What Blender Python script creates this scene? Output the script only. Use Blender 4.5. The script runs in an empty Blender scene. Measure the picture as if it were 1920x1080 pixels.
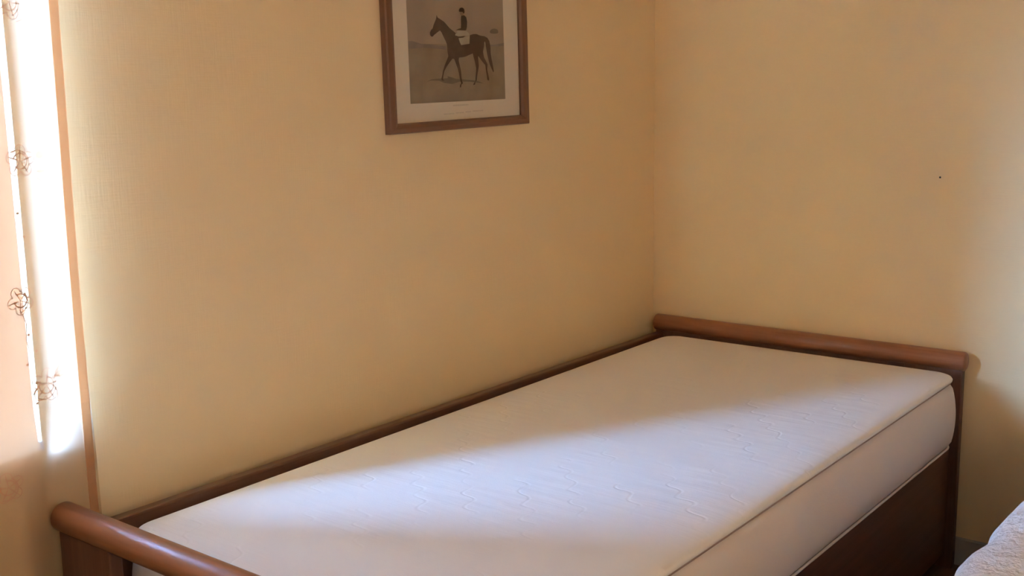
import bpy, bmesh, math, random
from mathutils import Vector, Matrix, noise
from mathutils.geometry import tessellate_polygon

SC = bpy.context.scene
COL = SC.collection
R = math.radians

# ------------------------------------------------------------------ camera
cam_data = bpy.data.cameras.new('camera')
cam = bpy.data.objects.new('camera', cam_data)
COL.objects.link(cam)
SC.camera = cam
cam_data.sensor_fit = 'HORIZONTAL'
cam_data.sensor_width = 36.0
cam_data.lens = 39.03
cam_data.clip_start = 0.02
YAW, PITCH, ROLL = R(38.2235), R(-9.9403), R(-0.8969)
fwd = Vector((math.cos(YAW) * math.cos(PITCH), math.sin(YAW) * math.cos(PITCH), math.sin(PITCH)))
rgt = Vector((math.sin(YAW), -math.cos(YAW), 0.0))
up = rgt.cross(fwd)
r2 = rgt * math.cos(ROLL) + up * math.sin(ROLL)
u2 = -rgt * math.sin(ROLL) + up * math.cos(ROLL)
m = Matrix((r2, u2, -fwd)).transposed().to_4x4()
m.translation = Vector((-3.1241, -1.8666, 1.3425))
cam.matrix_world = m

# ------------------------------------------------------------------ daylight and exposure
world = bpy.data.worlds.new('sky')
SC.world = world
world.use_nodes = True
wn = world.node_tree
wn.nodes.clear()
w_out = wn.nodes.new('ShaderNodeOutputWorld')
w_bg = wn.nodes.new('ShaderNodeBackground')
w_tc = wn.nodes.new('ShaderNodeTexCoord')
w_sep = wn.nodes.new('ShaderNodeSeparateXYZ')
w_ramp = wn.nodes.new('ShaderNodeValToRGB')
w_ramp.color_ramp.elements[0].position = 0.48
w_ramp.color_ramp.elements[0].color = (0.05, 0.05, 0.04, 1)      # sunlit ground and gardens
w_ramp.color_ramp.elements[1].position = 0.51
w_ramp.color_ramp.elements[1].color = (0.24 * .25, 0.50 * .25, 1.0 * .25, 1)       # bright hazy sky low down, deeper overhead
for pos, k in ((0.56, 0.50), (0.60, 1.40), (0.66, 1.25), (0.72, 0.65), (0.82, 0.36), (1.0, 0.10)):
    e = w_ramp.color_ramp.elements.new(pos)
    e.color = (0.24 * k, 0.50 * k, 1.0 * k, 1)
w_map = wn.nodes.new('ShaderNodeMapRange')
w_map.inputs['From Min'].default_value = -1
w_map.inputs['From Max'].default_value = 1
wn.links.new(w_tc.outputs['Generated'], w_sep.inputs[0])
wn.links.new(w_sep.outputs['Z'], w_map.inputs['Value'])
wn.links.new(w_map.outputs[0], w_ramp.inputs['Fac'])
wn.links.new(w_ramp.outputs['Color'], w_bg.inputs['Color'])
wn.links.new(w_bg.outputs[0], w_out.inputs[0])
# the sky is brightest straight out from the first window
w_az = wn.nodes.new('ShaderNodeMapRange')
w_az.interpolation_type = 'SMOOTHSTEP'
for k, v in (('From Min', 0.30), ('From Max', 0.85), ('To Min', 250.0), ('To Max', 690.0)):
    w_az.inputs[k].default_value = v
wn.links.new(w_sep.outputs['Y'], w_az.inputs['Value'])
wn.links.new(w_az.outputs[0], w_bg.inputs['Strength'])

# window opening in the long wall
WX0, WX1, WZ0, WZ1, WALL_T = -3.06, -2.135, 0.72, 2.10, 0.41
# unseen window added behind the camera for warm fill, its peach blind drawn
VX0, VX1, VZ0, VZ1 = -4.15, -2.45, 0.95, 2.20
RX0, RY0, RH = -4.40, -3.40, 2.50            # room: x -4.4..0, y -3.4..0

# portals: only tell the renderer where the sky comes in, they give no light themselves
def portal(loc, rot, sx, sy):
    pl = bpy.data.lights.new('window_portal', 'AREA')
    pl.shape = 'RECTANGLE'
    pl.size, pl.size_y = sx, sy
    pl.cycles.is_portal = True
    po = bpy.data.objects.new('window_portal', pl)
    COL.objects.link(po)
    po.location = loc
    po.rotation_euler = rot
portal(((WX0 + WX1) / 2, WALL_T + 0.005, (WZ0 + WZ1) / 2), (R(-90), 0, 0), WX1 - WX0, WZ1 - WZ0)
portal(((VX0 + VX1) / 2, RY0 - 0.205, (VZ0 + VZ1) / 2), (R(90), 0, 0), VX1 - VX0, VZ1 - VZ0)

SC.view_settings.view_transform = 'Standard'
SC.view_settings.look = 'None'
SC.view_settings.gamma = 1.0
SC.view_settings.use_curve_mapping = False
SC.view_settings.exposure = 0.27
SC.cycles.max_bounces = 16
SC.cycles.diffuse_bounces = 10
SC.cycles.transmission_bounces = 8
SC.cycles.transparent_max_bounces = 16
SC.cycles.sample_clamp_indirect = 20.0
SC.cycles.caustics_reflective = False
SC.cycles.caustics_refractive = False

# ------------------------------------------------------------------ helpers
def newmat(name, color, rough=0.6, spec=0.3):
    mt = bpy.data.materials.new(name)
    mt.use_nodes = True
    b = mt.node_tree.nodes['Principled BSDF']
    b.inputs['Base Color'].default_value = (*color, 1)
    b.inputs['Roughness'].default_value = rough
    b.inputs['Specular IOR Level'].default_value = spec
    return mt

def nd(mt, t, **kw):
    n = mt.node_tree.nodes.new(t)
    for k, v in kw.items():
        setattr(n, k, v)
    return n

def lk(mt, a, b):
    mt.node_tree.links.new(a, b)

def math_node(mt, op, a, b=None):
    n = nd(mt, 'ShaderNodeMath', operation=op)
    for i, s in enumerate((a, b)):
        if s is None:
            continue
        if isinstance(s, (int, float)):
            n.inputs[i].default_value = s
        else:
            lk(mt, s, n.inputs[i])
    return n.outputs[0]

def bump(mt, height, strength, dist):
    b = nd(mt, 'ShaderNodeBump')
    b.inputs['Strength'].default_value = strength
    b.inputs['Distance'].default_value = dist
    lk(mt, height, b.inputs['Height'])
    lk(mt, b.outputs[0], mt.node_tree.nodes['Principled BSDF'].inputs['Normal'])
    return b

def noise_tex(mt, vec, scale, detail=3.0, rough=0.5):
    n = nd(mt, 'ShaderNodeTexNoise')
    n.inputs['Scale'].default_value = scale
    n.inputs['Detail'].default_value = detail
    n.inputs['Roughness'].default_value = rough
    lk(mt, vec, n.inputs['Vector'])
    return n.outputs['Fac']

def mapped(mt, scale=(1, 1, 1), rot=(0, 0, 0)):
    tc = nd(mt, 'ShaderNodeTexCoord')
    mp = nd(mt, 'ShaderNodeMapping')
    mp.inputs['Scale'].default_value = scale
    mp.inputs['Rotation'].default_value = rot
    lk(mt, tc.outputs['Object'], mp.inputs['Vector'])
    return mp.outputs[0]

def ramp(mt, fac, stops):
    r = nd(mt, 'ShaderNodeValToRGB')
    e = r.color_ramp.elements
    while len(e) < len(stops):
        e.new(0.5)
    for el, (p, c) in zip(e, stops):
        el.position = p
        el.color = (*c, 1)
    lk(mt, fac, r.inputs['Fac'])
    return r.outputs['Color']

def empty(name, loc=(0, 0, 0), rot=(0, 0, 0)):
    o = bpy.data.objects.new(name, None)
    COL.objects.link(o)
    o.location = loc
    o.rotation_euler = rot
    return o

def tag(o, label, cat, group=None, kind=None):
    o['label'] = label
    o['category'] = cat
    if group:
        o['group'] = group
    if kind:
        o['kind'] = kind
    return o

def obj(name, bm, mats, parent=None, smooth=False, origin=None, angle=None, room_side=False):
    """link a bmesh as ONE mesh object; verts are given in the parent's local space"""
    if origin is not None:
        bmesh.ops.translate(bm, verts=bm.verts, vec=-Vector(origin))
    bmesh.ops.recalc_face_normals(bm, faces=bm.faces)
    if room_side:                               # hanging cloth: right side of the fabric towards the room
        flip = [f for f in bm.faces if f.normal.y > 0]
        bmesh.ops.reverse_faces(bm, faces=flip)
    me = bpy.data.meshes.new(name)
    bm.to_mesh(me)
    bm.free()
    for mt in (mats if isinstance(mats, (list, tuple)) else [mats]):
        me.materials.append(mt)
    if smooth:
        for p in me.polygons:
            p.use_smooth = True
    if angle is not None:
        me.set_sharp_from_angle(angle=R(angle))
    o = bpy.data.objects.new(name, me)
    COL.objects.link(o)
    if origin is not None:
        o.location = origin
    if parent:
        o.parent = parent
    return o

def struct(name, bm, mt, **kw):
    o = obj(name, bm, mt, **kw)
    o['kind'] = 'structure'
    return o

def box(bm, x0, x1, y0, y1, z0, z1, bev=0.0, seg=2):
    t = bmesh.new()
    v = [t.verts.new(p) for p in ((x0, y0, z0), (x1, y0, z0), (x1, y1, z0), (x0, y1, z0),
                                  (x0, y0, z1), (x1, y0, z1), (x1, y1, z1), (x0, y1, z1))]
    for f in ((0, 3, 2, 1), (4, 5, 6, 7), (0, 1, 5, 4), (1, 2, 6, 5), (2, 3, 7, 6), (3, 0, 4, 7)):
        t.faces.new([v[i] for i in f])
    if bev:
        bmesh.ops.bevel(t, geom=list(t.edges), offset=bev, segments=seg, profile=0.5, affect='EDGES')
    merge(bm, t)
    return bm

def merge(bm, t):
    me = bpy.data.meshes.new('tmp')
    t.to_mesh(me)
    t.free()
    bm.from_mesh(me)
    bpy.data.meshes.remove(me)

def B():
    return bmesh.new()

def tube(bm, pts, r, seg=10, closed=False, mat=0):
    """round tube along a polyline"""
    pts = [Vector(p) for p in pts]
    n = len(pts)
    rings = []
    ref = Vector((0, 0, 1))
    for i, p in enumerate(pts):
        a = pts[(i - 1) % n] if (closed or i > 0) else p
        b = pts[(i + 1) % n] if (closed or i < n - 1) else p
        d = (b - a).normalized()
        rf = ref if abs(d.dot(ref)) < 0.95 else Vector((1, 0, 0))
        s = d.cross(rf).normalized()
        t = s.cross(d)
        rr = r[i] if isinstance(r, (list, tuple)) else r
        rings.append([bm.verts.new(p + s * (rr * math.cos(2 * math.pi * k / seg)) + t * (rr * math.sin(2 * math.pi * k / seg)))
                      for k in range(seg)])
    m_ = n if closed else n - 1
    for i in range(m_):
        A, C = rings[i], rings[(i + 1) % n]
        for k in range(seg):
            f = bm.faces.new((A[k], A[(k + 1) % seg], C[(k + 1) % seg], C[k]))
            f.material_index = mat
    if not closed:
        bm.faces.new(rings[0]).material_index = mat
        bm.faces.new(rings[-1]).material_index = mat

def lathe_y(bm, prof, cx, cz, seg=40):
    """solid of revolution about an axis along y; prof = [(y, r)], closed by end discs"""
    rings = []
    for y, r in prof:
        rings.append([bm.verts.new((cx + r * math.cos(2 * math.pi * k / seg), y, cz + r * math.sin(2 * math.pi * k / seg)))
                      for k in range(seg)])
    for A, C in zip(rings, rings[1:]):
        for k in range(seg):
            bm.faces.new((A[k], A[(k + 1) % seg], C[(k + 1) % seg], C[k]))
    bm.faces.new(rings[0])
    bm.faces.new(rings[-1])

# ------------------------------------------------------------------ materials
def wall_material():
    mt = newmat('yellow_wallpaper', (0.79, 0.56, 0.31), 0.75, 0.15)
    b = mt.node_tree.nodes['Principled BSDF']
    v = mapped(mt)
    blotch = noise_tex(mt, v, 2.2, 4.0)
    c = ramp(mt, blotch, [(0.3, (0.78, 0.60, 0.35)), (0.7, (0.82, 0.63, 0.37))])
    lk(mt, c, b.inputs['Base Color'])
    v1 = mapped(mt, (260, 260, 14))
    v2 = mapped(mt, (20, 20, 300))
    h = math_node(mt, 'ADD', noise_tex(mt, v1, 1.0, 2.0), noise_tex(mt, v2, 1.0, 2.0))
    h = math_node(mt, 'ADD', h, math_node(mt, 'MULTIPLY', noise_tex(mt, v, 60.0, 3.0), 0.8))
    bump(mt, h, 0.25, 0.0012)
    return mt

def wood_material(name, dark, mid, light, axis, rough=0.38, spec=0.45):
    """grain runs along the given axis"""
    mt = newmat(name, mid, rough, spec)
    b = mt.node_tree.nodes['Principled BSDF']
    s = [28.0, 28.0, 28.0]
    s['xyz'.index(axis)] = 1.6
    v = mapped(mt, tuple(s))
    n1 = noise_tex(mt, v, 1.0, 5.0, 0.6)
    s2 = [160.0, 160.0, 160.0]
    s2['xyz'.index(axis)] = 6.0
    n2 = noise_tex(mt, mapped(mt, tuple(s2)), 1.0, 2.0)
    f = math_node(mt, 'ADD', math_node(mt, 'MULTIPLY', n1, 0.75), math_node(mt, 'MULTIPLY', n2, 0.25))
    lk(mt, ramp(mt, f, [(0.32, dark), (0.5, mid), (0.68, light)]), b.inputs['Base Color'])
    bump(mt, n2, 0.12, 0.0006)
    return mt

M = {}
M['wall'] = wall_material()
M['ceiling'] = newmat('white_ceiling_paint', (0.80, 0.76, 0.68), 0.9, 0.1)
M['plaster'] = newmat('white_reveal_paint', (0.82, 0.80, 0.75), 0.7, 0.2)
WD, WM, WL = (0.20, 0.074, 0.033), (0.285, 0.110, 0.051), (0.36, 0.152, 0.075)
DD, DM, DL = (0.085, 0.036, 0.021), (0.125, 0.056, 0.034), (0.165, 0.080, 0.050)
M['wood_x'] = wood_material('brown_wood_along_bed', DD, DM, DL, 'x')
M['panel_y'] = wood_material('brown_board_across_bed', DD, DM, DL, 'y')
M['wood_y'] = wood_material('brown_wood_across_bed', WD, WM, WL, 'y', 0.36, 0.5)
M['wood_z'] = wood_material('brown_wood_upright', DD, DM, DL, 'z')
M['frame_x'] = wood_material('frame_wood_across', (0.125, 0.055, 0.027), (0.185, 0.082, 0.042), (0.23, 0.108, 0.058), 'x', 0.4)
M['frame_z'] = wood_material('frame_wood_upright', (0.125, 0.055, 0.027), (0.185, 0.082, 0.042), (0.23, 0.108, 0.058), 'z', 0.4)
M['floor'] = wood_material('floor_boards', (0.10, 0.05, 0.028), (0.15, 0.08, 0.045), (0.2, 0.11, 0.06), 'x', 0.4)
M['base'] = newmat('greyed_cream_baseboard_paint', (0.42, 0.385, 0.35), 0.5, 0.3)
M['white_paint'] = newmat('white_window_paint', (0.80, 0.79, 0.75), 0.4, 0.4)
M['metal'] = newmat('brushed_brass', (0.55, 0.40, 0.2), 0.35, 0.5)
M['metal'].node_tree.nodes['Principled BSDF'].inputs['Metallic'].default_value = 1.0
M['dark_metal'] = newmat('dark_iron', (0.03, 0.025, 0.02), 0.5, 0.4)

def glass_material():
    mt = bpy.data.materials.new('clear_glass')
    mt.use_nodes = True
    t = mt.node_tree
    t.nodes.clear()
    o = t.nodes.new('ShaderNodeOutputMaterial')
    mx = t.nodes.new('ShaderNodeMixShader')
    lw = t.nodes.new('ShaderNodeLayerWeight')
    lw.inputs['Blend'].default_value = 0.5
    f5 = math_node(mt, 'POWER', lw.outputs['Facing'], 5.0)
    fr = math_node(mt, 'ADD', math_node(mt, 'MULTIPLY', f5, 0.45), 0.02)
    tr = t.nodes.new('ShaderNodeBsdfTransparent')
    tr.inputs[0].default_value = (0.97, 0.98, 0.97, 1)
    gl = t.nodes.new('ShaderNodeBsdfGlossy')
    gl.inputs['Roughness'].default_value = 0.03
    t.links.new(fr, mx.inputs[0])
    t.links.new(tr.outputs[0], mx.inputs[1])
    t.links.new(gl.outputs[0], mx.inputs[2])
    t.links.new(mx.outputs[0], o.inputs[0])
    return mt
M['glass'] = glass_material()

def cloth_material(name, trans_col, body_col, clear, clear_col=(1, 1, 1), weave=0.0, back=None):
    """woven cloth: a little light passes straight through, some is scattered to the far side, the rest reflected"""
    mt = bpy.data.materials.new(name)
    mt.use_nodes = True
    t = mt.node_tree
    t.nodes.clear()
    o = t.nodes.new('ShaderNodeOutputMaterial')
    tr = t.nodes.new('ShaderNodeBsdfTransparent')
    tr.inputs[0].default_value = (*clear_col, 1)
    tl = t.nodes.new('ShaderNodeBsdfTranslucent')
    tl.inputs[0].default_value = (*trans_col, 1)
    df = t.nodes.new('ShaderNodeBsdfDiffuse')
    df.inputs[0].default_value = (*body_col, 1)
    if back:                                    # window side coloured darker to cut the glow bounced onto the wall
        geo = t.nodes.new('ShaderNodeNewGeometry')
        two = t.nodes.new('ShaderNodeMix')
        two.data_type = 'RGBA'
        two.inputs[6].default_value = (*body_col, 1)
        two.inputs[7].default_value = (*back, 1)
        t.links.new(geo.outputs['Backfacing'], two.inputs[0])
        t.links.new(two.outputs[2], df.inputs[0])
    ad = t.nodes.new('ShaderNodeAddShader')
    t.links.new(tl.outputs[0], ad.inputs[0])
    t.links.new(df.outputs[0], ad.inputs[1])
    m2 = t.nodes.new('ShaderNodeMixShader')
    t.links.new(ad.outputs[0], m2.inputs[1])
    t.links.new(tr.outputs[0], m2.inputs[2])
    m2.inputs[0].default_value = clear
    if weave:
        n = noise_tex(mt, mapped(mt, (34, 34, 2.5)), 1.0, 3.0)
        f = math_node(mt, 'ADD', math_node(mt, 'MULTIPLY', math_node(mt, 'SUBTRACT', n, 0.5), weave), clear)
        t.links.new(f, m2.inputs[0])
    t.links.new(m2.outputs[0], o.inputs[0])
    return mt
M['sheer'] = cloth_material('cream_sheer_cloth', (0.052, 0.033, 0.022), (0.53, 0.37, 0.205), 0.11, weave=0.05, back=(.15, .13, .12))
M['drape'] = cloth_material('peach_drape_cloth', (0.105, 0.050, 0.026), (0.70, 0.48, 0.28), 0.0, back=(.12, .09, .07))
M['sheer_trim'] = cloth_material('orange_trim_cloth', (0.43, 0.29, 0.18), (0.34, 0.20, 0.11), 0.0)
M['stitch'] = cloth_material('orange_embroidery_thread', (0.26, 0.155, 0.09), (0.27, 0.16, 0.10), 0.0)
M['fill_blind'] = cloth_material('fill_blind_cloth', (0.360, 0.248, 0.166), (0.45, 0.36, 0.28), 0.045, (1.0, 0.78, 0.57))  # peach cloth that tints the fill from the added window

def mattress_material():
    mt = newmat('white_quilted_ticking', (0.80, 0.765, 0.735), 0.8, 0.15)
    tc = nd(mt, 'ShaderNodeTexCoord')
    sp = nd(mt, 'ShaderNodeSeparateXYZ')
    lk(mt, tc.outputs['Object'], sp.inputs[0])
    v = mapped(mt)
    # wavy lines of stitching running diagonally across the mattress
    X, Y = sp.outputs['X'], sp.outputs['Y']
    along = math_node(mt, 'ADD', math_node(mt, 'MULTIPLY', X, .74), math_node(mt, 'MULTIPLY', Y, .67))
    cross = math_node(mt, 'SUBTRACT', math_node(mt, 'MULTIPLY', Y, .74), math_node(mt, 'MULTIPLY', X, .67))
    wob = math_node(mt, 'MULTIPLY', math_node(mt, 'SINE', math_node(mt, 'MULTIPLY', along, 2 * math.pi / 0.068)), 0.010)
    wan = math_node(mt, 'MULTIPLY', math_node(mt, 'SUBTRACT', noise_tex(mt, v, 9.0, 2.0), 0.5), 0.05)
    xx = math_node(mt, 'ADD', math_node(mt, 'ADD', cross, wob), wan)
    fr = math_node(mt, 'ABSOLUTE', math_node(mt, 'SUBTRACT', math_node(mt, 'FRACT', math_node(mt, 'MULTIPLY', xx, 1 / 0.10)), 0.5))
    groove = nd(mt, 'ShaderNodeMapRange', interpolation_type='SMOOTHSTEP')
    groove.inputs['From Max'].default_value = 0.06
    groove.inputs['To Min'].default_value = -1.0
    groove.inputs['To Max'].default_value = 0.0
    lk(mt, fr, groove.inputs['Value'])
    patch = nd(mt, 'ShaderNodeMapRange', interpolation_type='SMOOTHSTEP')
    patch.inputs['From Min'].default_value = 0.42
    patch.inputs['From Max'].default_value = 0.62
    lk(mt, noise_tex(mt, v, 5.0, 2.0), patch.inputs['Value'])
    groove_h = math_node(mt, 'MULTIPLY', groove.outputs[0], patch.outputs[0])
    # slack creases in the cover
    cr = noise_tex(mt, mapped(mt, (40.0, 4.5, 1.0), (0, 0, R(-6))), 1.0, 3.0)
    soft = noise_tex(mt, v, 11.0, 2.0)
    fine = noise_tex(mt, v, 420.0, 2.0)
    h = math_node(mt, 'ADD', math_node(mt, 'MULTIPLY', groove_h, 0.18), math_node(mt, 'MULTIPLY', math_node(mt, 'MULTIPLY', cr, math_node(mt, 'ADD', patch.outputs[0], 0.25)), 0.50))
    h = math_node(mt, 'ADD', h, math_node(mt, 'MULTIPLY', soft, 0.45))
    h = math_node(mt, 'ADD', h, math_node(mt, 'MULTIPLY', fine, 0.06))
    bump(mt, h, 0.5, 0.006)
    return mt
M['mattress'] = mattress_material()
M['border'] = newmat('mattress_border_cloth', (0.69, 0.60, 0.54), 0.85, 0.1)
bump(M['border'], noise_tex(M['border'], mapped(M['border']), 260.0, 3.0), 0.3, 0.001)
M['piping'] = newmat('mattress_piping', (0.66, 0.59, 0.53), 0.7, 0.2)
M['seam'] = newmat('mattress_seam_tape', (0.36, 0.26, 0.22), 0.85, 0.1)

def duvet_material():
    mt = newmat('white_cotton', (0.82, 0.79, 0.76), 0.9, 0.1)
    v = mapped(mt)
    h = math_node(mt, 'ADD', noise_tex(mt, v, 26.0, 4.0, 0.6), math_node(mt, 'MULTIPLY', noise_tex(mt, v, 90.0, 3.0), 0.25))
    bump(mt, h, 0.9, 0.022)
    return mt
M['duvet'] = duvet_material()

# ------------------------------------------------------------------ the room
b = B()                                       # long wall with the window opening
for x0, x1, z0, z1 in ((RX0 - 0.2, WX0, 0, RH), (WX1, 0.2, 0, RH), (WX0, WX1, 0, WZ0), (WX0, WX1, WZ1, RH)):
    box(b, x0, x1, 0, WALL_T, z0, z1)
struct('wall_left', b, M['wall'])
struct('wall_right', box(B(), 0, 0.2, RY0 - 0.2, 0, 0, RH), M['wall'])
struct('wall_back', box(B(), RX0 - 0.2, RX0, RY0 - 0.2, 0, 0, RH), M['wall'])
b = B()
for x0, x1, z0, z1 in ((RX0, VX0, 0, RH), (VX1, 0, 0, RH), (VX0, VX1, 0, VZ0), (VX0, VX1, VZ1, RH)):
    box(b, x0, x1, RY0 - 0.2, RY0, z0, z1)
struct('wall_front', b, M['wall'])
struct('floor', box(B(), RX0 - 0.2, 0.2, RY0 - 0.2, WALL_T, -0.15, 0), M['floor'])
struct('ceiling', box(B(), RX0 - 0.2, 0.2, RY0 - 0.2, WALL_T, RH, RH + 0.15), M['ceiling'])

def skirting(name, pts, z=0.082, t=0.014):
    bm = B()
    x0, x1, y0, y1 = pts
    box(bm, x0, x1, y0, y1, 0, z, 0.004)
    struct(name, bm, M['base'])
skirting('baseboard_right', (-0.014, 0.0, RY0, -0.014))
skirting('baseboard_left', (RX0, 0.0, -0.014, 0.0))
skirting('baseboard_back', (RX0, RX0 + 0.014, RY0, -0.014))
skirting('baseboard_front', (RX0, 0, RY0, RY0 + 0.014))

# window: a single casement in the deep reveal
wy = 0.33
b = B()
fw = 0.008                        # most of the frame sits hidden in the rebate of the reveal
box(b, WX0, WX0 + fw, wy - .03, wy + .03, WZ0, WZ1, .004)
box(b, WX1 - fw, WX1, wy - .03, wy + .03, WZ0, WZ1, .004)
box(b, WX0 + fw, WX1 - fw, wy - .03, wy + .03, WZ0, WZ0 + fw, .004)
box(b, WX0 + fw, WX1 - fw, wy - .03, wy + .03, WZ1 - fw, WZ1, .004)
wf = struct('window_1', b, M['white_paint'])
for x0, x1 in ((WX0 + fw, WX1 - fw),):
    obj('pane', box(B(), x0, x1, wy - .002, wy + .002, WZ0 + fw, WZ1 - fw), M['glass'], wf)
b = B()
xh = WX0 + fw / 2
box(b, xh - .012, xh + .012, wy - .045, wy - .03, 1.38, 1.44, .003)
tube(b, [(xh, wy - .045, 1.42), (xh, wy - .07, 1.42), (xh, wy - .073, 1.33)], .007, 10)
obj('handle', b, M['metal'], wf, smooth=True)
b = B()
box(b, WX0, WX1, -0.012, wy - .03, WZ0, WZ0 + .02, .005)
obj('sill', b, M['plaster'], wf)

vy = RY0 - .12
b = B()
f2 = 0.045
box(b, VX0, VX0 + f2, vy - .03, vy + .03, VZ0, VZ1, .004)
box(b, VX1 - f2, VX1, vy - .03, vy + .03, VZ0, VZ1, .004)
box(b, VX0 + f2, VX1 - f2, vy - .03, vy + .03, VZ0, VZ0 + f2, .004)
box(b, VX0 + f2, VX1 - f2, vy - .03, vy + .03, VZ1 - f2, VZ1, .004)
x2 = (VX0 + VX1) / 2
box(b, x2 - .03, x2 + .03, vy - .03, vy + .03, VZ0 + f2, VZ1 - f2, .004)
wf = struct('fill_window', b, M['white_paint'])  # added out of view to let in the warm fill
for x0, x1 in ((VX0 + f2, x2 - .03), (x2 + .03, VX1 - f2)):
    obj('pane', box(B(), x0, x1, vy - .002, vy + .002, VZ0 + f2, VZ1 - f2), M['glass'], wf)
obj('fill_blind', box(B(), VX0 + .002, VX1 - .002, RY0 - .012, RY0 - .010, VZ0 + .01, VZ1), M['fill_blind'], wf)

# ------------------------------------------------------------------ the bed
BX0, BX1 = -2.127, -0.037         # axes of the two end rails
YB, YF = -0.034, -1.014           # wall side, room side
ZR, RR = 0.600, 0.0270
bed = empty('bed', ((BX0 + BX1) / 2, (YB + YF) / 2, 0))
tag(bed, 'brown wooden single bed with round end rails in the corner under the picture', 'bed')
ox, oy = bed.location.x, bed.location.y

def bedpart(name, bm, mt, **kw):
    bmesh.ops.translate(bm, verts=bm.verts, vec=(-ox, -oy, 0))
    return obj(name, bm, mt, bed, **kw)

for cx in (BX0, BX1):
    c = .006
    prof = [(YB, RR - c), (YB - .002, RR - .0022), (YB - c, RR), (YF + c, RR), (YF + .002, RR - .0022), (YF, RR - c)]
    b = B()
    lathe_y(b, prof, cx, ZR, 48)
    bedpart('end_rail', b, M['wood_y'], smooth=True, angle=40)
    for y0, y1 in ((YB - .165, YB - .006), (YF + .006, YF + .165)):
        b = box(B(), cx - .013, cx + .013, y0, y1, 0.0, ZR - RR + .006, .003)
        bedpart('post', b, M['wood_z'])
# headboard panel fills the far end, a low cross board ties the near end
bedpart('headboard_panel', box(B(), BX1 - .009, BX1 + .009, YF + .165, YB - .165, .10, ZR - RR + .006, .002), M['panel_y'])
bedpart('footboard_panel', box(B(), BX0 - .009, BX0 + .009, YF + .165, YB - .165, .10, .36, .002), M['panel_y'])
# tall plank on the wall side, low panel on the room side
bedpart('back_plank', box(B(), BX0 + .013, BX1 - .013, YB - .034, YB - .006, .16, .571, .004), M['wood_x'])
bedpart('side_panel', box(B(), BX0 + .013, BX1 - .013, YF + .030, YF + .054, .04, .366, .003), M['wood_x'])
b = B()
for k in range(13):
    x = BX0 + .12 + k * (BX1 - BX0 - .24) / 12
    box(b, x - .03, x + .03, YF + .054, YB - .034, .345, .370, .002)
bedpart('slat_base', b, M['wood_y'])

# ------------------------------------------------------------------ the mattress
MX0, MX1, MY0, MY1 = -2.062, -0.086, -1.003, -0.108
MZ0, MZS, MZT = 0.374, 0.556, 0.576       # underside, seam, lip of the top
def rrect(off, rad, n=10):
    """rounded rectangle outline, evenly enough spaced along its straight sides"""
    x0, x1, y0, y1 = MX0 - off, MX1 + off, MY0 - off, MY1 + off
    r = max(rad + off, .004)
    pts = []
    cs = [(x1 - r, y1 - r, 0), (x0 + r, y1 - r, 90), (x0 + r, y0 + r, 180), (x1 - r, y0 + r, 270)]
    nl = (40, 20, 40, 20)
    for i, (cx, cy, a0) in enumerate(cs):
        for k in range(n + 1):
            a = R(a0 + 90 * k / n)
            pts.append(Vector((cx + r * math.cos(a), cy + r * math.sin(a), 0)))
        nx = cs[(i + 1) % 4]
        a = R(nx[2])
        q = Vector((nx[0] + r * math.cos(a), nx[1] + r * math.sin(a), 0))
        p = pts[-1].copy()
        for k in range(1, nl[i]):
            pts.append(p.lerp(q, k / nl[i]))
    return pts
CR = 0.055
def settle(bm):
    """the wall side has been pushed in a little towards the near end"""
    for v_ in bm.verts:
        tx = (MX1 - (v_.co.x + mo.x)) / (MX1 - MX0)
        ty = (v_.co.y + mo.y - MY0) / (MY1 - MY0)
        v_.co.y -= .021 * tx * max(0, ty)
    return bm
mat = empty('mattress', ((MX0 + MX1) / 2, (MY0 + MY1) / 2, MZ0))
tag(mat, 'bare white quilted mattress lying on the brown wooden bed', 'mattress')
mo = Vector(mat.location)
def wob(p, s, amp):
    return amp * noise.noise(Vector((p.x * s, p.y * s, 3.1)))
def loft(bm, prof, cap_top=False, cap_bottom=False, n=10):
    rings = []
    for off, z in prof:
        ring = []
        for p in rrect(off, CR, n):
            q = p + Vector((0, 0, z))
            ring.append(bm.verts.new(q - mo))
        rings.append(ring)
    L = len(rings[0])
    for A, C in zip(rings, rings[1:]):
        for k in range(L):
            bm.faces.new((A[k], A[(k + 1) % L], C[(k + 1) % L], C[k]))
    if cap_bottom:
        bm.faces.new(rings[0])
    return rings
# border: softly bulging sides with slight waviness
b = B()
prof = [(-.030, MZ0 + .002), (-.006, MZ0 + .001), (.000, MZ0 + .008)]
for k in range(1, 12):
    t = k / 12
    prof.append((.004 + .016 * math.sin(math.pi * t) ** .7 - .004 * t, MZ0 + .008 + (MZS - MZ0 - .008) * t))
prof += [(-.003, MZS), (-.012, MZS + .002)]
rings = loft(b, prof, cap_bottom=True)
for ri, ring in enumerate(rings[2:-2]):
    t = ri / (len(rings) - 4)
    for v_ in ring:
        w = v_.co + mo
        n_ = noise.noise(Vector((w.x * 5.0, w.y * 5.0, t * 1.3))) * .0035 * math.sin(math.pi * min(max(t, 0), 1))
        d = Vector((w.x - min(max(w.x, MX0 + .06), MX1 - .06), w.y - min(max(w.y, MY0 + .06), MY1 - .06), 0))
        if d.length > 1e-5:
            v_.co += d.normalized() * n_
obj('border', settle(b), M['border'], mat, smooth=True)
# dark recessed seam under the lip
b = B()
loft(b, [(-.010, MZS - .002), (-.001, MZS - .001), (.001, MZS + .002), (-.001, MZS + .005), (-.010, MZS + .006)])
obj('seam', settle(b), M['seam'], mat, smooth=True)
b = B()
tube(b, [p + Vector((0, 0, MZ0 + .004)) - mo for p in rrect(.002, CR)], .0032, 8, closed=True)
obj('piping', settle(b), M['piping'], mat, smooth=True)
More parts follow.
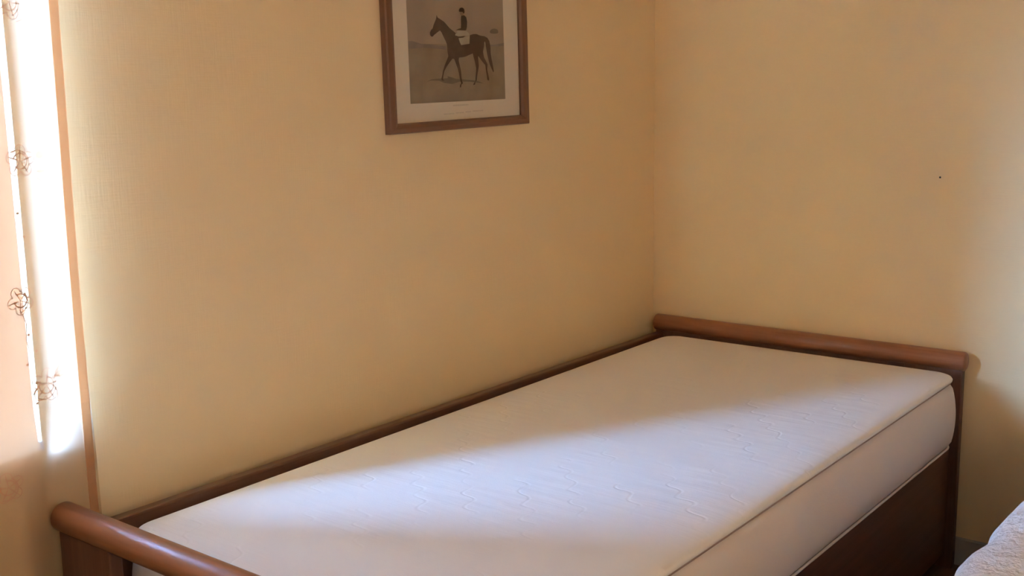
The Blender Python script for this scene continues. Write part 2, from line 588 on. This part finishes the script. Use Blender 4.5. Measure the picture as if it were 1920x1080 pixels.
# top panel: rolled lip and a grid for the upper face
b = B()
lip = [(-.012, MZS + .003), (-.002, MZS + .003), (.0035, MZS + .007), (.0045, MZS + .012), (.001, MZS + .017), (-.008, MZT), (-.022, MZT + .003)]
rings = loft(b, lip)
inner = rings[-1]
prev = inner
cx, cy = (MX0 + MX1) / 2 - mo.x, (MY0 + MY1) / 2 - mo.y
steps = 16
for s in range(1, steps):
    f = 1 - s / steps
    ring = []
    for v_ in inner:
        x = cx + (v_.co.x - cx) * f if True else 0
        y = cy + (v_.co.y - cy) * f
        e = min((1 - f) / .22, 1.0)
        z = MZT + .003 + .005 * (e * (2 - e)) - mo.z + noise.noise(Vector((x * 4, y * 4, .7))) * .0022 * e
        ring.append(b.verts.new((x, y, z)))
    L = len(ring)
    for k in range(L):
        b.faces.new((prev[k], prev[(k + 1) % L], ring[(k + 1) % L], ring[k]))
    prev = ring
b.faces.new(prev)
obj('top_panel', settle(b), M['mattress'], mat, smooth=True)

# ------------------------------------------------------------------ the second bed and its duvet
b2 = empty('divan_bed', (-1.05, -1.83, 0))
tag(b2, 'low upholstered bed under the rumpled white duvet', 'bed')
obj('base', box(B(), -1.0, 1.0, -.45, .45, .10, .30, .015), M['border'], b2)
obj('mattress_pad', box(B(), -1.0, 1.0, -.45, .45, .30, .455, .035, 4), M['border'], b2, smooth=True)
for sx in (-1, 1):
    for sy in (-1, 1):
        b = B()
        tube(b, [(sx * .9, sy * .36, 0), (sx * .9, sy * .36, .10)], [.02, .028], 16)
        obj('leg', b, M['wood_z'], b2)
# duvet: a thick, creased cover lying on the bed and turned down over its near side
b = B()
NX, NY = 110, 80
DX0, DX1 = -2.00, -0.10
grid = []
for i in range(NX + 1):
    row = []
    for j in range(NY + 1):
        x = DX0 + (DX1 - DX0) * i / NX
        s = j / NY * 1.18 - .09                    # distance across, hangs over both sides
        hang0, w = .10, .96
        edge = .018 * noise.noise(Vector((x * 3.2, 1.0, 5.0))) + .010 * noise.noise(Vector((x * 9.0, 4.0, 2.0)))
        yl = -1.350 + edge
        yr = -2.300
        if s < .0:
            t = -s / .09
            y, z = yl + .012 * t * (1 - t), .495 - .09 * t * 1.2
        elif s > 1.0:
            t = (s - 1) / .09
            y, z = yr - .01 * t * (1 - t), .495 - .09 * t * 1.2
        else:
            y = yl + (yr - yl) * s
            e = min(s, 1 - s) / .10
            e = min(e, 1)
            z = .495 + .035 * math.sqrt(max(0, 1 - (1 - e) ** 2))
            a = e
            z += a * (.013 * noise.noise(Vector((x * 5.5, y * 5.5, 1.3))) + .007 * noise.noise(Vector((x * 14, y * 14, 7.3)))
                      + .004 * noise.noise(Vector((x * 32, y * 32, 2.3))))
        row.append(b.verts.new((x, y, z)))
    grid.append(row)
for i in range(NX):
    for j in range(NY):
        b.faces.new((grid[i][j], grid[i + 1][j], grid[i + 1][j + 1], grid[i][j + 1]))
dv = obj('duvet', b, M['duvet'], smooth=True, origin=(-1.05, -1.83, .49))
so = dv.modifiers.new('thickness', 'SOLIDIFY')
so.thickness = .022
so.offset = 0
tag(dv, 'rumpled white duvet on the other bed, its corner at lower right', 'duvet')

# ------------------------------------------------------------------ the picture
PX, PZ = -0.957, 1.32
TILT = 1.1
pic = empty('picture', (PX, 0.0, PZ), (0, R(-TILT), 0))
tag(pic, 'brown framed print of a horse and rider hanging slightly askew on the wall', 'picture')
FX0, FX1, FZ0, FZ1, FW = -.273, .267, -.064, .498, .0285
def frame_side(pts):
    """mitred moulding: outer face lower than inner lip, pts = outer a, outer b, inner b, inner a"""
    bm = B()
    oa, ob, ib, ia = [Vector(p) for p in pts]
    prof = [(0.0, 0.001), (0.0, .017), (.10, .0205), (.55, .022), (.85, .019), (1.0, .013), (1.0, .001)]
    A = [oa.lerp(ia, t) for t, d in prof]
    C = [ob.lerp(ib, t) for t, d in prof]
    va = [bm.verts.new((p.x, -d, p.y)) for p, (t, d) in zip(A, prof)]
    vc = [bm.verts.new((p.x, -d, p.y)) for p, (t, d) in zip(C, prof)]
    n = len(prof)
    for k in range(n):
        bm.faces.new((va[k], va[(k + 1) % n], vc[(k + 1) % n], vc[k]))
    bm.faces.new(va)
    bm.faces.new(vc)
    return bm
O = [(FX0, FZ0), (FX1, FZ0), (FX1, FZ1), (FX0, FZ1)]
I = [(FX0 + FW, FZ0 + FW * .85), (FX1 - FW, FZ0 + FW * .85), (FX1 - FW, FZ1 - FW), (FX0 + FW, FZ1 - FW)]
fr = B()
for k in range(4):
    t = frame_side((O[k], O[(k + 1) % 4], I[(k + 1) % 4], I[k]))
    n0 = len(fr.faces)
    merge(fr, t)
    fr.faces.ensure_lookup_table()
    for f in fr.faces[n0:]:
        f.material_index = k % 2
obj('picture_frame', fr, [M['frame_x'], M['frame_z']], pic)
obj('backing_board', box(B(), FX0 + .02, FX1 - .02, -.006, -.002, FZ0 + .018, FZ1 - .02), M['border'], pic)

def flat(bm, pts, d, mi):
    vs = [bm.verts.new((x, -d, z)) for x, z in pts]
    for tri in tessellate_polygon([[Vector((x, z, 0)) for x, z in pts]]):
        try:
            f = bm.faces.new([vs[i] for i in tri])
            f.material_index = mi
        except ValueError:
            pass
ca, sa = math.cos(R(TILT)), math.sin(R(TILT))
def unt(P):
    return [(x * ca + z * sa, -x * sa + z * ca) for x, z in P]

M['mount'] = newmat('cream_mount_card', (0.76, 0.63, 0.51), 0.85, 0.1)
M['ink'] = newmat('grey_caption_ink', (0.42, 0.33, 0.26), 0.9, 0.05)
b = B()
flat(b, [(FX0 + .02, FZ0 + .015), (FX1 - .02, FZ0 + .015), (FX1 - .02, FZ1 - .02), (FX0 + .02, FZ1 - .02)], .0070, 0)
# two lines of faint, tiny caption under the print, too small to read
rnd = random.Random(4)
for zc, xa, xb, hh in ((-.0045, -.034, .026, .0042), (-.0245, -.070, -.030, .003), (-.0235, -.024, .004, .003), (-.0225, .014, .036, .003), (-.0215, .042, .084, .0034)):
    x = xa
    while x < xb:
        w = rnd.uniform(.0010, .0024)
        h = hh * rnd.uniform(.6, 1.0)
        flat(b, [(x, zc - h / 2), (x + w * .55, zc - h / 2), (x + w * .7, zc + h / 2), (x + w * .15, zc + h / 2)], .00715, 1)
        x += w + rnd.uniform(.0004, .0011)
obj('mount', b, [M['mount'], M['ink']], pic)

def print_mat(name, c, var=.12, scale=30.0):
    mt = newmat(name, c, .8, .1)
    bb = mt.node_tree.nodes['Principled BSDF']
    lo, hi = tuple(v * (1 - var) for v in c), tuple(v * (1 + var) for v in c)
    lk(mt, ramp(mt, noise_tex(mt, mapped(mt), scale, 4.0), [(.35, lo), (.65, hi)]), bb.inputs['Base Color'])
    return mt
PM = [print_mat('print_sky', (.375, .275, .205), .08, 9), print_mat('print_ground', (.300, .220, .150), .10, 22),
      print_mat('print_horse', (.100, .058, .042), .25, 26), print_mat('print_dark', (.095, .062, .042), .12),
      print_mat('print_pale', (.43, .355, .265), .08), print_mat('print_face', (.30, .21, .145), .05),
      print_mat('print_shade', (.185, .135, .10), .10), print_mat('print_hedge', (.255, .195, .165), .10, 40)]
SHAPES = {
    'horse': [(-0.088, 0.2139), (-0.0841, 0.2078), (-0.076, 0.2049), (-0.0599, 0.1982), (-0.0405, 0.1839), (-0.024, 0.1759), (-0.0167, 0.1718), (-0.0006, 0.1647), (0.02, 0.1631), (0.0358, 0.1691), (0.0482, 0.1723), (0.0623, 0.1732), (0.0764, 0.1697), (0.0943, 0.1686), (0.1069, 0.1645), (0.1139, 0.1569), (0.1183, 0.1435), (0.1185, 0.1255), (0.1218, 0.112), (0.1268, 0.0962), (0.1308, 0.0803), (0.1281, 0.0769), (0.1193, 0.0893), (0.1106, 0.1051), (0.1045, 0.123), (0.1007, 0.1386), (0.0975, 0.1542), (0.0939, 0.1552), (0.0917, 0.1429), (0.0877, 0.1294), (0.0909, 0.116), (0.0996, 0.1049), (0.1049, 0.0982), (0.1034, 0.0847), (0.1077, 0.0712), (0.1111, 0.0598), (0.1084, 0.0558), (0.1026, 0.0587), (0.1005, 0.0711), (0.0972, 0.0847), (0.0957, 0.0959), (0.0834, 0.1047), (0.0712, 0.1157), (0.067, 0.1179), (0.068, 0.1068), (0.0698, 0.0934), (0.0658, 0.08), (0.0618, 0.0665), (0.0604, 0.0576), (0.0549, 0.0531), (0.0529, 0.0464), (0.0458, 0.0449), (0.047, 0.0487), (0.0543, 0.0542), (0.0561, 0.0688), (0.0588, 0.0866), (0.0547, 0.1022), (0.0492, 0.1154), (0.0466, 0.1242), (0.0325, 0.1206), (0.0184, 0.116), (0.0045, 0.114), (-0.0075, 0.1134), (-0.0095, 0.1058), (-0.0049, 0.0927), (-0.0008, 0.0796), (0.0001, 0.0664), (0.0024, 0.0543), (0.0057, 0.0499), (-0.0006, 0.0466), (-0.0022, 0.04), (-0.0068, 0.0389), (-0.0066, 0.0444), (-0.0019, 0.0499), (-0.006, 0.0598), (-0.009, 0.073), (-0.0136, 0.0861), (-0.0216, 0.1013), (-0.0264, 0.1099), (-0.0332, 0.1098), (-0.0436, 0.101), (-0.0557, 0.0901), (-0.0644, 0.0792), (-0.0682, 0.0684), (-0.0701, 0.0598), (-0.0653, 0.0561), (-0.0736, 0.0566), (-0.0768, 0.0598), (-0.0721, 0.0706), (-0.0693, 0.0813), (-0.0622, 0.0943), (-0.0551, 0.1052), (-0.048, 0.116), (-0.051, 0.1268), (-0.052, 0.1439), (-0.0566, 0.1524), (-0.0645, 0.1629), (-0.0707, 0.1722), (-0.0764, 0.1774), (-0.0838, 0.1739), (-0.0921, 0.1694), (-0.1004, 0.165), (-0.1031, 0.1621), (-0.1086, 0.1616), (-0.1126, 0.1646), (-0.1137, 0.1709), (-0.1095, 0.1773), (-0.1029, 0.1817), (-0.1011, 0.1871), (-0.0959, 0.1957), (-0.0907, 0.2033), (-0.0889, 0.2086)] ,
    'cap': [(-0.0036, 0.2252), (-0.0051, 0.229), (-0.0016, 0.2334), (0.0046, 0.2359), (0.0115, 0.2354), (0.0161, 0.2321), (0.0173, 0.2261), (0.0151, 0.2217), (0.0117, 0.222), (0.0097, 0.2253), (0.0032, 0.2255)] ,
    'face': [(-0.0002, 0.2253), (0.0097, 0.2253), (0.0124, 0.222), (0.0129, 0.2173), (0.0053, 0.2156), (0.0013, 0.2178), (-0.0013, 0.221)] ,
    'torso': [(0.0039, 0.2158), (0.015, 0.2178), (0.0234, 0.2134), (0.0265, 0.2026), (0.025, 0.1873), (0.0206, 0.1802), (-0.0001, 0.1804), (-0.0188, 0.1797), (-0.0067, 0.184), (0.0018, 0.1854), (0.0032, 0.1952), (0.0026, 0.206)] ,
    'breeches': [(-0.0144, 0.179), (0.0206, 0.1802), (0.0325, 0.1745), (0.0358, 0.168), (0.0132, 0.1669), (-0.0074, 0.165), (-0.0209, 0.1674), (-0.0191, 0.1711), (-0.0123, 0.1726)] ,
    'boot': [(-0.0115, 0.164), (0.0132, 0.1669), (0.0194, 0.1671), (0.0096, 0.1629), (-0.0076, 0.1606)] ,
    'cloth': [(-0.0076, 0.1606), (0.0096, 0.1626), (0.0358, 0.168), (0.0341, 0.1482), (0.0194, 0.1463), (0.0014, 0.1441), (-0.0038, 0.1516)] ,
    'shadow': [(-0.1307, 0.0538), (-0.1111, 0.0598), (-0.085, 0.0611), (-0.0517, 0.062), (-0.0532, 0.0674), (-0.0382, 0.0646), (-0.018, 0.0602), (0.0164, 0.0587), (0.0586, 0.0565), (0.0871, 0.0492), (0.0727, 0.0504), (0.0302, 0.0538), (-0.0079, 0.0539), (-0.0354, 0.0478), (-0.0655, 0.0507), (-0.0851, 0.0561), (-0.1112, 0.0566)] ,
    'tree': [(0.1164, 0.1805), (0.1221, 0.1863), (0.135, 0.1896), (0.1478, 0.1876), (0.1525, 0.1823), (0.1494, 0.1777), (0.1346, 0.1759), (0.12, 0.1768)] ,
    'hedgeL': [(-0.1909, 0.1478), (-0.18, 0.1502), (-0.1646, 0.1475), (-0.146, 0.1438), (-0.1206, 0.1433), (-0.0883, 0.142), (-0.0555, 0.1396), (-0.0541, 0.131), (-0.0886, 0.1335), (-0.1369, 0.1346), (-0.1902, 0.1303)] ,
    'hedgeR': [(0.1191, 0.148), (0.1375, 0.1489), (0.1561, 0.1512), (0.1768, 0.154), (0.1778, 0.146), (0.1485, 0.1442), (0.119, 0.1435)] ,
}
b = B()
QX0, QX1, QZ0, QZ1 = -.189, .178, .005, .430
HZ = .146
flat(b, [(QX0, HZ), (QX1, HZ), (QX1, QZ1), (QX0, QZ1)], .0074, 0)
flat(b, [(QX0, QZ0), (QX1, QZ0), (QX1, HZ), (QX0, HZ)], .0074, 1)
for d, (k, mi) in enumerate((('hedgeL', 7), ('hedgeR', 7), ('tree', 6), ('shadow', 6), ('horse', 2), ('cloth', 4), ('breeches', 4), ('torso', 3), ('boot', 3), ('face', 5), ('cap', 3))):
    P = unt(SHAPES[k])
    if k.startswith('hedge'):
        P = [(min(max(x, QX0), QX1), z) for x, z in P]
    flat(b, P, .0076 + d * .0001, mi)
obj('print', b, PM, pic)
obj('glass_pane', box(B(), FX0 + FW - .004, FX1 - FW + .004, -.0118, -.0100, FZ0 + FW * .85 - .004, FZ1 - FW + .004), M['glass'], pic)

# small nail in the far wall
b = B()
nx = [(0, .0006), (-.004, .0009), (-.0045, .0028), (-.0052, .0028)]
tube(b, [(x, 0, 0) for x, r in nx], [r for x, r in nx], 12)
nl = obj('nail', b, M['dark_metal'])
nl.location = (0.0, -.908, 1.098)
tag(nl, 'tiny dark nail in the bare yellow wall above the end rail', 'nail')

# ------------------------------------------------------------------ the curtain
CXE, CY = -2.087, -0.088
ctn = empty('curtain', (CXE, 0, 0))
tag(ctn, 'sheer white curtain with an orange trimmed edge and embroidered flowers', 'curtain')
CTOP, CBOT = 2.26, 0.015
def sstep(a, c, x):
    t = min(max((x - a) / (c - a), 0), 1)
    return t * t * (3 - 2 * t)
# plan of the cloth, right edge first: a flat hem, then loose folds
plan = []
def seg(p, q, n):
    for k in range(n):
        t = k / n
        plan.append((p[0] + (q[0] - p[0]) * t, p[1] + (q[1] - p[1]) * t))
seg((0, 0), (-.30, -.006), 24)
n = 120
for k in range(n + 1):
    t = k / n
    plan.append((-.30 - t * .72, -.014 - .016 * math.sin(t * math.pi * 12) * min(1, t * 8)))
def cpt(i, z):
    """point of the cloth: plan index and height; below the bed's end rail the edge is tucked behind the bed"""
    px, py = plan[i]
    f = 1 - sstep(.635, .84, z)                      # 1 at the bed
    s = min(1, max(0, (px + .130) / .040))           # 1 at the right edge, 0 ten centimetres in
    y = CY + py + .010 * math.sin(px * 22 + z * 1.4) * min(1, -px * 6)
    y = y + (-.020 + py * .2 - y) * f * (s * .85 + .15 if px > -.2 else max(0, .15 + (px + .2) * .5))
    dx = .038 * f * s - .006 * (1 - sstep(.0, .6, z)) + .002 * math.sin(z * 5.0)
    return Vector((px + dx, y, z))
NZ = 70
b = B()
cols = []
for i in range(len(plan)):
    zs = [CBOT + (CTOP - CBOT) * k / NZ for k in range(NZ + 1)]
    # the selvage peeps out past the trim near the bed
    cols.append([b.verts.new(cpt(i, z) + Vector((.007 * (1 - sstep(.66, .95, z)) if i == 0 else 0, 0, 0))) for z in zs])
for A, C in zip(cols, cols[1:]):
    for k in range(NZ):
        b.faces.new((A[k], C[k], C[k + 1], A[k + 1])).material_index = 0
# embroidery lies on the front layer of cloth
def front(u, z):
    i = min(u / .30, 1) * 24
    k = min(int(i), 22)
    a, c = cpt(k, z), cpt(k + 1, z)
    return a.lerp(c, i - k) + Vector((0, -.0012, 0))
def ribbon(pts, w):
    """flat stitched line: pts are (distance from the edge, height)"""
    vs = []
    n = len(pts)
    for i, (u, z) in enumerate(pts):
        ua, za = pts[max(i - 1, 0)]
        uc, zc = pts[min(i + 1, n - 1)]
        d = Vector((uc - ua, zc - za))
        d = d.normalized() if d.length > 1e-9 else Vector((1, 0))
        ww = w[i] if isinstance(w, list) else w
        px, pz = -d.y * ww / 2, d.x * ww / 2
        vs.append((b.verts.new(front(max(u + px, .001), z + pz)), b.verts.new(front(max(u - px, .001), z - pz))))
    for (a, c), (e, f) in zip(vs, vs[1:]):
        b.faces.new((a, c, f, e)).material_index = 1
def arc(cu, cz, r, a0, a1, n=14, sq=1.0):
    return [(cu + r * math.cos(R(a0 + (a1 - a0) * k / n)), cz + sq * r * math.sin(R(a0 + (a1 - a0) * k / n))) for k in range(n + 1)]
def petal(cu, cz, ang, ln, wd):
    n = 8
    pts = [(cu + math.cos(R(ang)) * ln * k / n, cz + math.sin(R(ang)) * ln * k / n) for k in range(n + 1)]
    ribbon(pts, [max(.0006, wd * math.sin(math.pi * (k + .3) / (n + .6))) for k in range(n + 1)])
def flower(cu, cz, s, turn=0):
    for k in range(5):
        petal(cu, cz, turn + 72 * k, .026 * s, .0022 * s)
        ribbon(arc(cu + .017 * s * math.cos(R(turn + 72 * k)), cz + .017 * s * math.sin(R(turn + 72 * k)), .010 * s, turn + 72 * k - 110, turn + 72 * k + 110, 10), .0013)
    ribbon(arc(cu, cz, .013 * s, turn, turn + 300), .0022)
    ribbon(arc(cu + .004, cz - .002, .020 * s, turn + 40, turn + 210), .0018)
# u grows to the left, away from the trimmed edge
flower(.090, 1.245, 1.0, 20)
petal(.060, 1.250, 150, .016, .014)
petal(.062, 1.226, 178, .018, .006)
ribbon([(.062, 1.216), (.050, 1.207), (.038, 1.190), (.030, 1.168), (.027, 1.150)], [.002, .002, .0018, .0014, .0008])
ribbon([(.062, 1.085), (.052, 1.095), (.038, 1.100), (.030, 1.100)], [.002, .0018, .0014, .0008])
flower(.112, 1.015, .9, 60)
ribbon([(.115, 1.00), (.105, .975), (.108, .945), (.102, .92)], .0014)
for u, z in ((.100, .955), (.088, .925), (.093, .870), (.096, .835), (.107, .905), (.092, 1.12), (.100, 1.16)):
    petal(u, z, 0, .006, .005)
flower(.078, .862, 1.1, 100)
for a in (120, 145, 172):
    petal(.062, .872, a, .026, .006)
ribbon(arc(.082, .842, .024, 20, 200), .002)
flower(.085, 1.50, 1.0, 40)
ribbon([(.050, 1.47), (.060, 1.475), (.075, 1.470)], .0016)
flower(.17, 1.33, 1.0, 10)
flower(.20, 1.02, 1.0, 50)
flower(.16, .70, 1.0, 80)
obj('panel', b, [M['sheer'], M['stitch']], ctn, smooth=True, room_side=True)
# orange trim sewn along the right edge
b = B()
NT = 90
tv = []
for k in range(NT + 1):
    z = CBOT + (CTOP - CBOT) * k / NT
    p0, p1 = cpt(0, z), cpt(1, z)
    d = (p1 - p0)
    d.z = 0
    d.normalize()
    nrm = Vector((-d.y, d.x, 0))
    if nrm.y > 0:
        nrm = -nrm
    w = .0155
    o_ = p0 - d * .001
    i_ = p0 + d * w
    tv.append([b.verts.new(o_ + nrm * .0016), b.verts.new(i_ + nrm * .0016), b.verts.new(i_ - nrm * .0016), b.verts.new(o_ - nrm * .0016)])
for A, C in zip(tv, tv[1:]):
    for k in range(4):
        b.faces.new((A[k], A[(k + 1) % 4], C[(k + 1) % 4], C[k]))
b.faces.new(tv[0])
b.faces.new(tv[-1])
obj('trim_band', b, M['sheer_trim'], ctn)

# heavier peach drape hanging between the sheer and the window
drp = empty('drape', (-2.55, 0, 0))
tag(drp, 'peach drape seen through the sheer curtain at the far left', 'curtain')
b = B()
cols = []
ND = 150
for i in range(ND + 1):
    t = i / ND
    col_ = []
    for k in range(NZ + 1):
        z = CBOT + (CTOP - CBOT) * k / NZ
        x = -2.171 - t * .84 + .0015 * math.sin(z * 2.3) * (1 - t)
        y = -.046 - .010 * math.sin(t * math.pi * 13 + .35 * math.sin(z * 1.7)) * min(1, t * 6)
        f = 1 - sstep(.635, .84, z)
        col_.append(b.verts.new((x + 2.55 + f * .024 * max(0, 1 - t * 12), y + f * (.006 + .022 * max(0, 1 - t * 12)), z)))
    cols.append(col_)
for A, C in zip(cols, cols[1:]):
    for k in range(NZ):
        b.faces.new((A[k], C[k], C[k + 1], A[k + 1]))
obj('panel', b, M['drape'], drp, smooth=True, room_side=True)

# rod above the window, out of the photograph's frame, that the curtain hangs from
rod = empty('curtain_rod', (-2.60, -0.075, 2.275))
tag(rod, 'thin brass rod over the window that carries the sheer curtain', 'curtain rod')
b = B()
tube(b, [(-.75, 0, 0), (.62, 0, 0)], .010, 16)
obj('rod', b, M['metal'], rod, smooth=True, angle=40)
for x in (-.70, .57):
    b = B()
    tube(b, [(x, 0, 0), (x, .075, 0)], .007, 12)
    obj('bracket', b, M['metal'], rod, smooth=True, angle=40)
